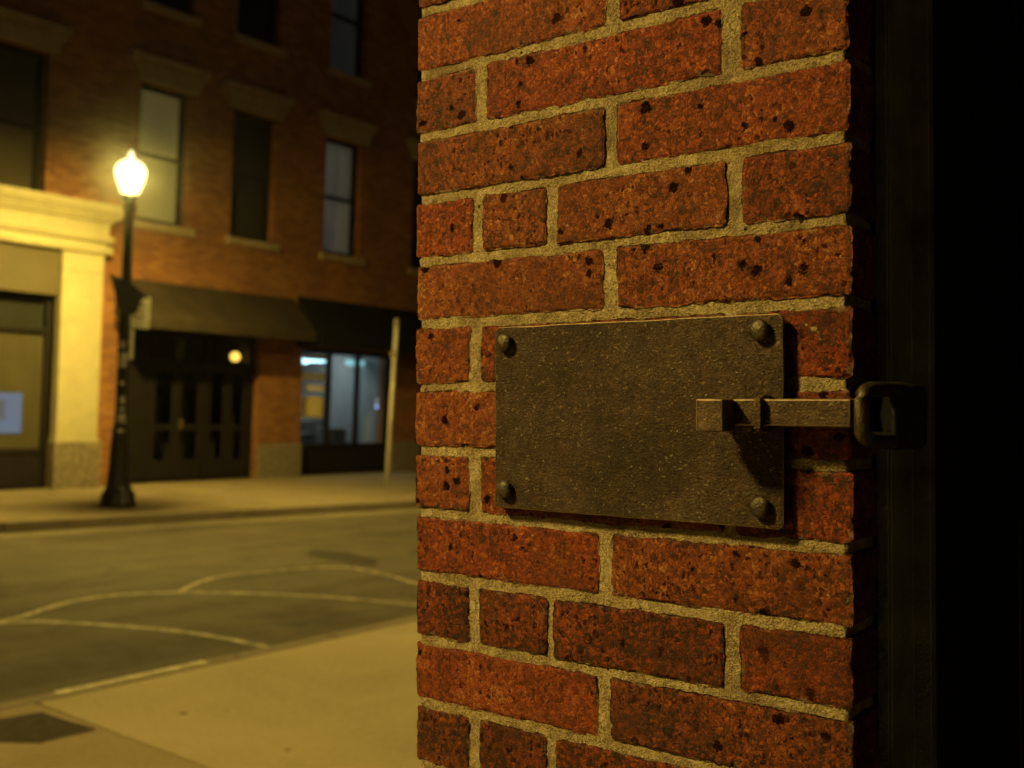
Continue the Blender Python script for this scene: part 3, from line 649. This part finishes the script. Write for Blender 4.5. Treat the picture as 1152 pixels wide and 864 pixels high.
# ------------------------------------------------------------------ near brick pier
PX, YR, YL = .861, .304, .777
pier = empty('brick_pier', (PX, YR, 0), 'speckled red brick pier with sandy mortar close to the camera', 'brick pier'); pier.matrix_world = LEAN
def px2y(px, X=PX):
    r = (px-576)/1200; return X*(.6018-.7986*r)/(.7986+.6018*r)
CH = .0677; JT = .0098
rows = {  # course index -> list of (left px, right px) at the photograph's joints; None = pier edge
    -1: [(None, 612), (622, 818), (828, None)], 0: [(None, 681), (697, None)], 1: [(None, 534), (546, 813), (833, None)], 2: [(None, 680), (694, None)], 3: [(None, 531), (543, 614), (627, 816), (835, None)],
    4: [(None, 678), (694, None)], 5: [(None, 528), (541, 816), (828, None)], 6: [(None, 680), (692, None)], 7: [(None, 527), (541, 814), (828, None)], 8: [(None, 672), (687, None)],
    9: [(None, 527), (539, 615), (622, 813), (832, None)], 10: [(None, 671), (686, None)], 11: [(None, 527), (539, 613), (624, 814), (832, None)], 12: [(None, 671), (686, None)], 13: [(None, 527), (539, 613), (624, 814), (832, None)]}
TONE = {(10, 0): .10, (6, 0): .10, (4, 0): .06, (8, 0): .04, (0, 0): .05, (1, 0): -.05, (3, 0): .04, (9, 0): -.12, (9, 1): -.06, (9, 2): -.08, (11, 0): -.12, (11, 1): -.10, (10, 1): -.06, (11, 2): -.08, (9, 3): -.03, (8, 1): 0, (12, 0): -.1, (1, 1): .03, (2, 0): -.01, (7, 0): .03, (5, 0): .05}
V, Fc, TN, SD, ED = [], [], [], [], []
def vn(p_, s): return noise.noise(p_*s)
def slab(y0, y1, z0, z1, xf, depth, res, r, amp, seed, tone, wob=.001, brick=True):
    nu = max(2, int((y1-y0)/res)); nv = max(2, int((z1-z0)/res)); b = len(V)
    crr = [ .003+.004*abs(vn(Vector((seed, q*3.3, 1)), 1.7)) if brick else 0 for q in range(4)]
    def put(y, z, x, dy, dz, frac):
        c = crr[(y > (y0+y1)/2) + 2*(z > (z0+z1)/2)]
        cy_ = min(max(y, y0+c), y1-c); cz_ = min(max(z, z0+c), z1-c); d_ = hypot(y-cy_, z-cz_)
        if d_ > c > 0: y = cy_+(y-cy_)*c/d_; z = cz_+(z-cz_)*c/d_
        # dy,dz outward directions for side wobble
        P_ = Vector((x*1.0+seed*3.7, y, z+seed*1.3))
        w = wob*(vn(P_, 26)*1.3+vn(P_, 70)*1.0+vn(P_, 190)*.9+vn(P_, 420)*.45)
        V.append((x, y+dy*w, z+dz*w)); TN.append(tone); SD.append(seed); ED.append(frac)
    for j in range(nv+1):
        for i in range(nu+1):
            y = y0+(y1-y0)*i/nu; z = z0+(z1-z0)*j/nv
            d = min(y-y0, y1-y, z-z0, z1-z); de = 0
            P_ = Vector((seed*5.1, y, z+seed))
            rr = r*(1+.9*vn(P_, 40)+.6*vn(P_, 130))
            if rr > 1e-5 and d < rr: q = 1-d/rr; de = rr*(1-sqrt(max(0, 1-q*q)))*.75
            x = xf+de-amp*(vn(P_, 28)*.9+vn(P_, 110)*.6+vn(P_, 300)*.42)
            dy = (-1 if i == 0 else 1 if i == nu else 0); dz = (-1 if j == 0 else 1 if j == nv else 0)
            fr = max(0, 1-d/.010)
            put(y, z, x, dy, dz, fr)
    W = nu+1
    for j in range(nv):
        for i in range(nu): Fc.append((b+j*W+i, b+j*W+i+1, b+(j+1)*W+i+1, b+(j+1)*W+i))
    ring = [(i, 0, 0, -1) for i in range(nu)] + [(nu, j, 1, 0) for j in range(nv)] + [(i, nv, 0, 1) for i in range(nu, 0, -1)] + [(0, j, -1, 0) for j in range(nv, 0, -1)]
    prev = [b+j*W+i for i, j, _, _ in ring]
    for dd in depth:
        cur = []
        for i, j, dy, dz in ring:
            cur.append(len(V)); y = y0+(y1-y0)*i/nu; z = z0+(z1-z0)*j/nv
            put(y, z, xf+dd, dy, dz, .6)
        m_ = len(ring)
        for k in range(m_): Fc.append((prev[k], cur[k], cur[(k+1) % m_], prev[(k+1) % m_]))
        prev = cur
def flush(name, mat, parent):
    global V, Fc, TN, SD, ED
    me = bpy.data.meshes.new(name); me.from_pydata(V, [], Fc); me.materials.append(mat)
    for nm, arr in (('tone', TN), ('seed', SD), ('edge', ED)):
        at = me.attributes.new(nm, 'FLOAT', 'POINT'); at.data.foreach_set('value', arr)
    me.shade_smooth(); me.update()
    o = bpy.data.objects.new(name, me); COL.objects.link(o); o.parent = parent
    V, Fc, TN, SD, ED = [], [], [], [], []
    return o
Z6 = H+.0118
rnd = random.Random(3)
for k in range(-22, 24):
    zt = Z6-(k-6)*CH-JT/2; zb = zt-CH+JT
    if zt > 3.1 or zb < -.1: continue
    near = -2 < k < 14
    lay = rows.get(k) or rows[3+(k % 2)]
    for i, (l, r_) in enumerate(lay):
        q = (k-5.5)/7.0
        yl = YL + rnd.uniform(-.0015, .0015) + .0025*(1-q*q) if l is None else px2y(l)
        yr = YR - rnd.uniform(-.0012, .0012) - .0018*(1-q*q) if r_ is None else px2y(r_)
        tn = TONE.get((k, i), rnd.uniform(-.09, .06))*1.3 + .03 - max(0, k-7)*.010  # brick's own tone; lower courses darkened in colour as lamp light fades
        res = .0017 if near else .012
        dp = (.001, .0025, .005, .009, .015, .03, .06, .102, .2) if near else (.01, .102)
        slab(yr, yl, zb+rnd.uniform(-.0006, .0006), zt+rnd.uniform(-.0006, .0006), PX+rnd.uniform(-.0006, .0008), dp, res, .0026, .00075, rnd.uniform(1, 90), tn, .0013)
flush('brickwork', M_['brick'], pier)
slab(YR+.0028, YL-.0022, Z6-8.2*CH, Z6+8.2*CH, PX+.0020, (.003, .01, .03, .06, .1, .21), .0018, .002, .00112, 5, 0, .0012, False)
slab(YR+.0028, YL-.0022, -.1, Z6-8.2*CH-.0005, PX+.0026, (.01, .21), .02, .002, .0008, 5, 0, .001, False)
slab(YR+.0028, YL-.0022, Z6+8.2*CH+.0005, 3.1, PX+.0026, (.01, .21), .02, .002, .0008, 5, 0, .001, False)
flush('mortar', M_['mortar'], pier)
# short cross-wall behind the visible brick face
MB().box(PX+.205, 1.34, YR+.006, YL-.006, -.1, 3.1).build('core', M_['fbrick'], pier)
bw = MB(); bw.box(PX+.0, 7, .31, .77, 3.105, 3.9)
o = bw.build('shop_lintel', M_['fbrick']); o.matrix_world = LEAN; tag(o, 'brick beam spanning above the pier and dark doorway', 'beam')

# ------------------------------------------------------------------ latch
lt = empty('latch_plate', (.849, .51, 1.6), 'hammered dark metal plate with a square slide bolt, fixed to the brick pier', 'door latch'); lt.matrix_world = LEAN
zt, zb, yl, yr = H+.0715, H-.1105, .6634, .3567
m = MB(); nu, nv = 60, 36; cr = .006
def platept(y, z): return .0006*vn(Vector((3, y, z)), 14)
vs = []; fs = []
for s_, x0 in ((0, .8515), (1, .8565)):
    for j in range(nv+1):
        for i in range(nu+1):
            y = yr+(yl-yr)*i/nu; z = zb+(zt-zb)*j/nv
            # rounded corners
            cy = min(max(y, yr+cr), yl-cr); cz = min(max(z, zb+cr), zt-cr); d = hypot(y-cy, z-cz)
            if d > cr: y = cy+(y-cy)*cr/d; z = cz+(z-cz)*cr/d
            e = .0007*vn(Vector((7, y, z)), 30)
            if i in (0, nu): y += e
            if j in (0, nv): z += e
            vs.append((x0+platept(y, z), y, z))
W = nu+1; N = W*(nv+1)
for j in range(nv):
    for i in range(nu):
        q = j*W+i; fs.append((q, q+1, q+W+1, q+W)); fs.append((N+q, N+q+W, N+q+W+1, N+q+1))
ring = [i for i in range(nu)] + [nu+j*W for j in range(nv)] + [nv*W+i for i in range(nu, 0, -1)] + [j*W for j in range(nv, 0, -1)]
for k in range(len(ring)): A, B = ring[k], ring[(k+1) % len(ring)]; fs.append((A, A+N, B+N, B))
m.add(vs, fs); m.build('plate', M_['ham'], lt, bevel=.0008, seg=1, edge=M_['worn_lit'])  # pale bevel edge: highlight painted in, with some wear
for y, z in ((.6487, H+.0555), (.3765, H+.0575), (.6487, H-.0915), (.3765, H-.0925)):
    b = MB(); n = 20; pr = [(.0048, .010), (.0056, -.0005), (.0088, -.0010), (.0094, -.0030), (.0085, -.0050), (.0058, -.0066), (.001, -.0072)]
    vs = []; j0 = rnd.uniform(0, 6)
    for r_, dx in pr:
        for i in range(n):
            t = 2*pi*i/n; q = r_*(1+.05*sin(3*t+j0)+.03*cos(5*t)); vs.append((.8508+dx, y+q*cos(t), z+q*sin(t)))
    fs = [(j*n+i, j*n+(i+1) % n, (j+1)*n+(i+1) % n, (j+1)*n+i) for j in range(len(pr)-1) for i in range(n)] + [tuple((len(pr)-1)*n+i for i in range(n))]
    b.add(vs, fs).build('rivet', M_['iron'], lt, smooth=True)
ws = MB()
for y in (.64, .40): ws.box(.8567, .8615, y-.012, y+.012, H-.06, H+.02)
ws.build('spacer', M_['iron'], lt)
bb, bt = H-.0245, H-.0005
px2 = lambda q, X: px2y(q, X)
MB().box(.8330, .8508, px2(957, .833), .4118, bb+.0012, bt).build('slide_bar', M_['hambar'], lt, bevel=.0016, seg=1, edge=M_['worn_lit'])
MB().box(.8090, .8328, px2(813, .809), px2(782, .809), bb-.0035, bt).build('bolt_handle', M_['hambar'], lt, bevel=.0016, seg=1, edge=M_['worn_lit'])
g_ = MB(); g_.box(.8262, .8328, .3660, .3725, bb-.001, bt+.001); g_.box(.8328, .851, .3660, .3725, bt+.0005, bt+.003); g_.box(.8328, .851, .3660, .3725, bb-.004, bb-.0005)
g_.build('guide_strap', M_['hambar'], lt, bevel=.001)
# staple ring that receives the bolt, facing the viewer obliquely
kr = empty('keeper_ring', (.86, .27, 1.59), 'rounded black iron staple ring on the door jamb receiving the bolt', 'staple ring'); kr.matrix_world = LEAN
def at(px, py, dep):     # a point of the ring's own plane, measured from the photograph
    return C0 + (F + R0*((px-576)/1200) - U0*((py-432)/1200))*dep
pts = []
x0, x1, y0, y1, rr = 970, 1022, 438, 495, 11
d0, d1 = .828, .872
for cx, cy, a0 in ((x1-rr, y0+rr, -90), (x1-rr, y1-rr, 0), (x0+rr, y1-rr, 90), (x0+rr, y0+rr, 180)):
    for k in range(7):
        t = radians(a0+15*k); X_, Y_ = cx+rr*cos(t), cy+rr*sin(t)
        pts.append(at(X_, Y_, d0+(d1-d0)*(X_-x0)/(x1-x0)))
MB().tube(pts, .0062, 14, closed=True).build('ring', M_['iron'], kr, smooth=True)
m = MB(); c = [at(1005, 431, .850), at(1044, 432, .868), at(1045, 505, .868), at(1005, 508, .850)]
back = [v + F*.05 for v in c]
m.add(c+back, [(0,1,2,3), (7,6,5,4), (0,4,5,1), (1,5,6,2), (2,6,7,3), (3,7,4,0)]); m.build('mount', M_['iron'], kr, bevel=.006, seg=4).data.materials[0] = M_['leaf']

# ------------------------------------------------------------------ steel door frame and dark doorway
df = empty('steel_door', (.926, .29, 0), 'black steel door and jamb in deep shadow right of the pier', 'door'); df.matrix_world = LEAN
plan = [(.926, .3035), (.926, .2905), (.980, .2895), (.980, .2735), (.995, .2733), (.995, .3035)]
MB().prism(plan, 'z', -.1, 2.75).build('jamb', M_['jamb'], df, bevel=.0012)
MB().prism([(.9955, .3035), (.9955, .2745), (1.26, .2725), (1.26, .26), (1.30, .26), (1.30, .3035)], 'z', -.1, 2.75).build('reveal', M_['leaf'], df)
m = MB(); m.box(.922, .9258, .2925, .3025, -.1, 2.75); m.build('flange', M_['jamb'], df, bevel=.0008)
lf = MB(); lf.box(1.265, 1.31, -1.0, .2585, -.02, 2.74)
lf.build('door_leaf', M_['leaf'], df, bevel=.003)
m = MB(); m.box(1.248, 1.264, .13, .158, -.02, 2.74); m.box(1.248, 1.264, -.55, -.50, -.02, 2.74); m.build('door_batten', M_['jamb'], df, bevel=.002)
m = MB(); m.box(1.27, 1.4, -2.6, -1.001, -.1, 3.1); m.box(1.27, 1.4, -1.0, .30, 2.751, 3.1)
m.build('surround', M_['leaf'], df)

# unseen entrance recess, added dark to cut bounce on the pier return
er = empty('entrance_recess', (-.9, .77, 0), 'unseen dark brick walls and ceiling added behind the viewer to keep light off the doorway', 'wall'); er.matrix_world = Matrix()
MB().box(-1.3, -.9, -1.6, .70, -.1, 3.3).build('side_wall', M_['recess_dark'], er); MB().box(-.9, 1.26, -1.62, -1.4, -.1, 3.3).build('back_wall', M_['recess_dark'], er)
MB().box(-1.3, 1.5, -1.6, .69, 3.32, 3.5).build('recess_ceiling', M_['recess_dark'], er)
tag(MB().box(-.88, 1.2, -1.38, .68, -.01, .006).build('doorway_floor', M_['recess_dark']), kind='structure')  # dark floor added to cut light bounced onto the pier
# ------------------------------------------------------------------ light
w = bpy.data.worlds.new('World'); S.world = w; w.use_nodes = True
bg = w.node_tree.nodes['Background']; sk = w.node_tree.nodes.new('ShaderNodeTexSky'); sk.sky_type = 'NISHITA'; sk.sun_disc = False
sk.sun_elevation = radians(12); sk.sun_rotation = radians(200); w.node_tree.links.new(sk.outputs[0], bg.inputs[0]); bg.inputs[1].default_value = .003
hz = NT('lamp_glow_air'); hz.n.remove(hz.b); pv = hz.new('ShaderNodeVolumePrincipled'); pv.inputs['Color'].default_value = (.9, .9, .9, 1); pv.inputs['Density'].default_value = .0012; pv.inputs['Anisotropy'].default_value = .985
hz.L(pv.outputs[0], hz.n['Material Output'].inputs['Volume'])
tag(MB().box(-12, 34, -12, 30, -1.3, 14).build('glow_haze', hz.m), kind='stuff')  # thin air volume added only to give the lamp its bloom
S.view_settings.view_transform = 'Standard'; S.view_settings.look = 'None'; S.view_settings.exposure = 0; S.view_settings.gamma = 1
S.cycles.use_denoising = True; S.cycles.max_bounces = 6; S.cycles.diffuse_bounces = 1; S.cycles.transparent_max_bounces = 8; S.cycles.caustics_reflective = False; S.cycles.caustics_refractive = False
S.cycles.sample_clamp_indirect = 4
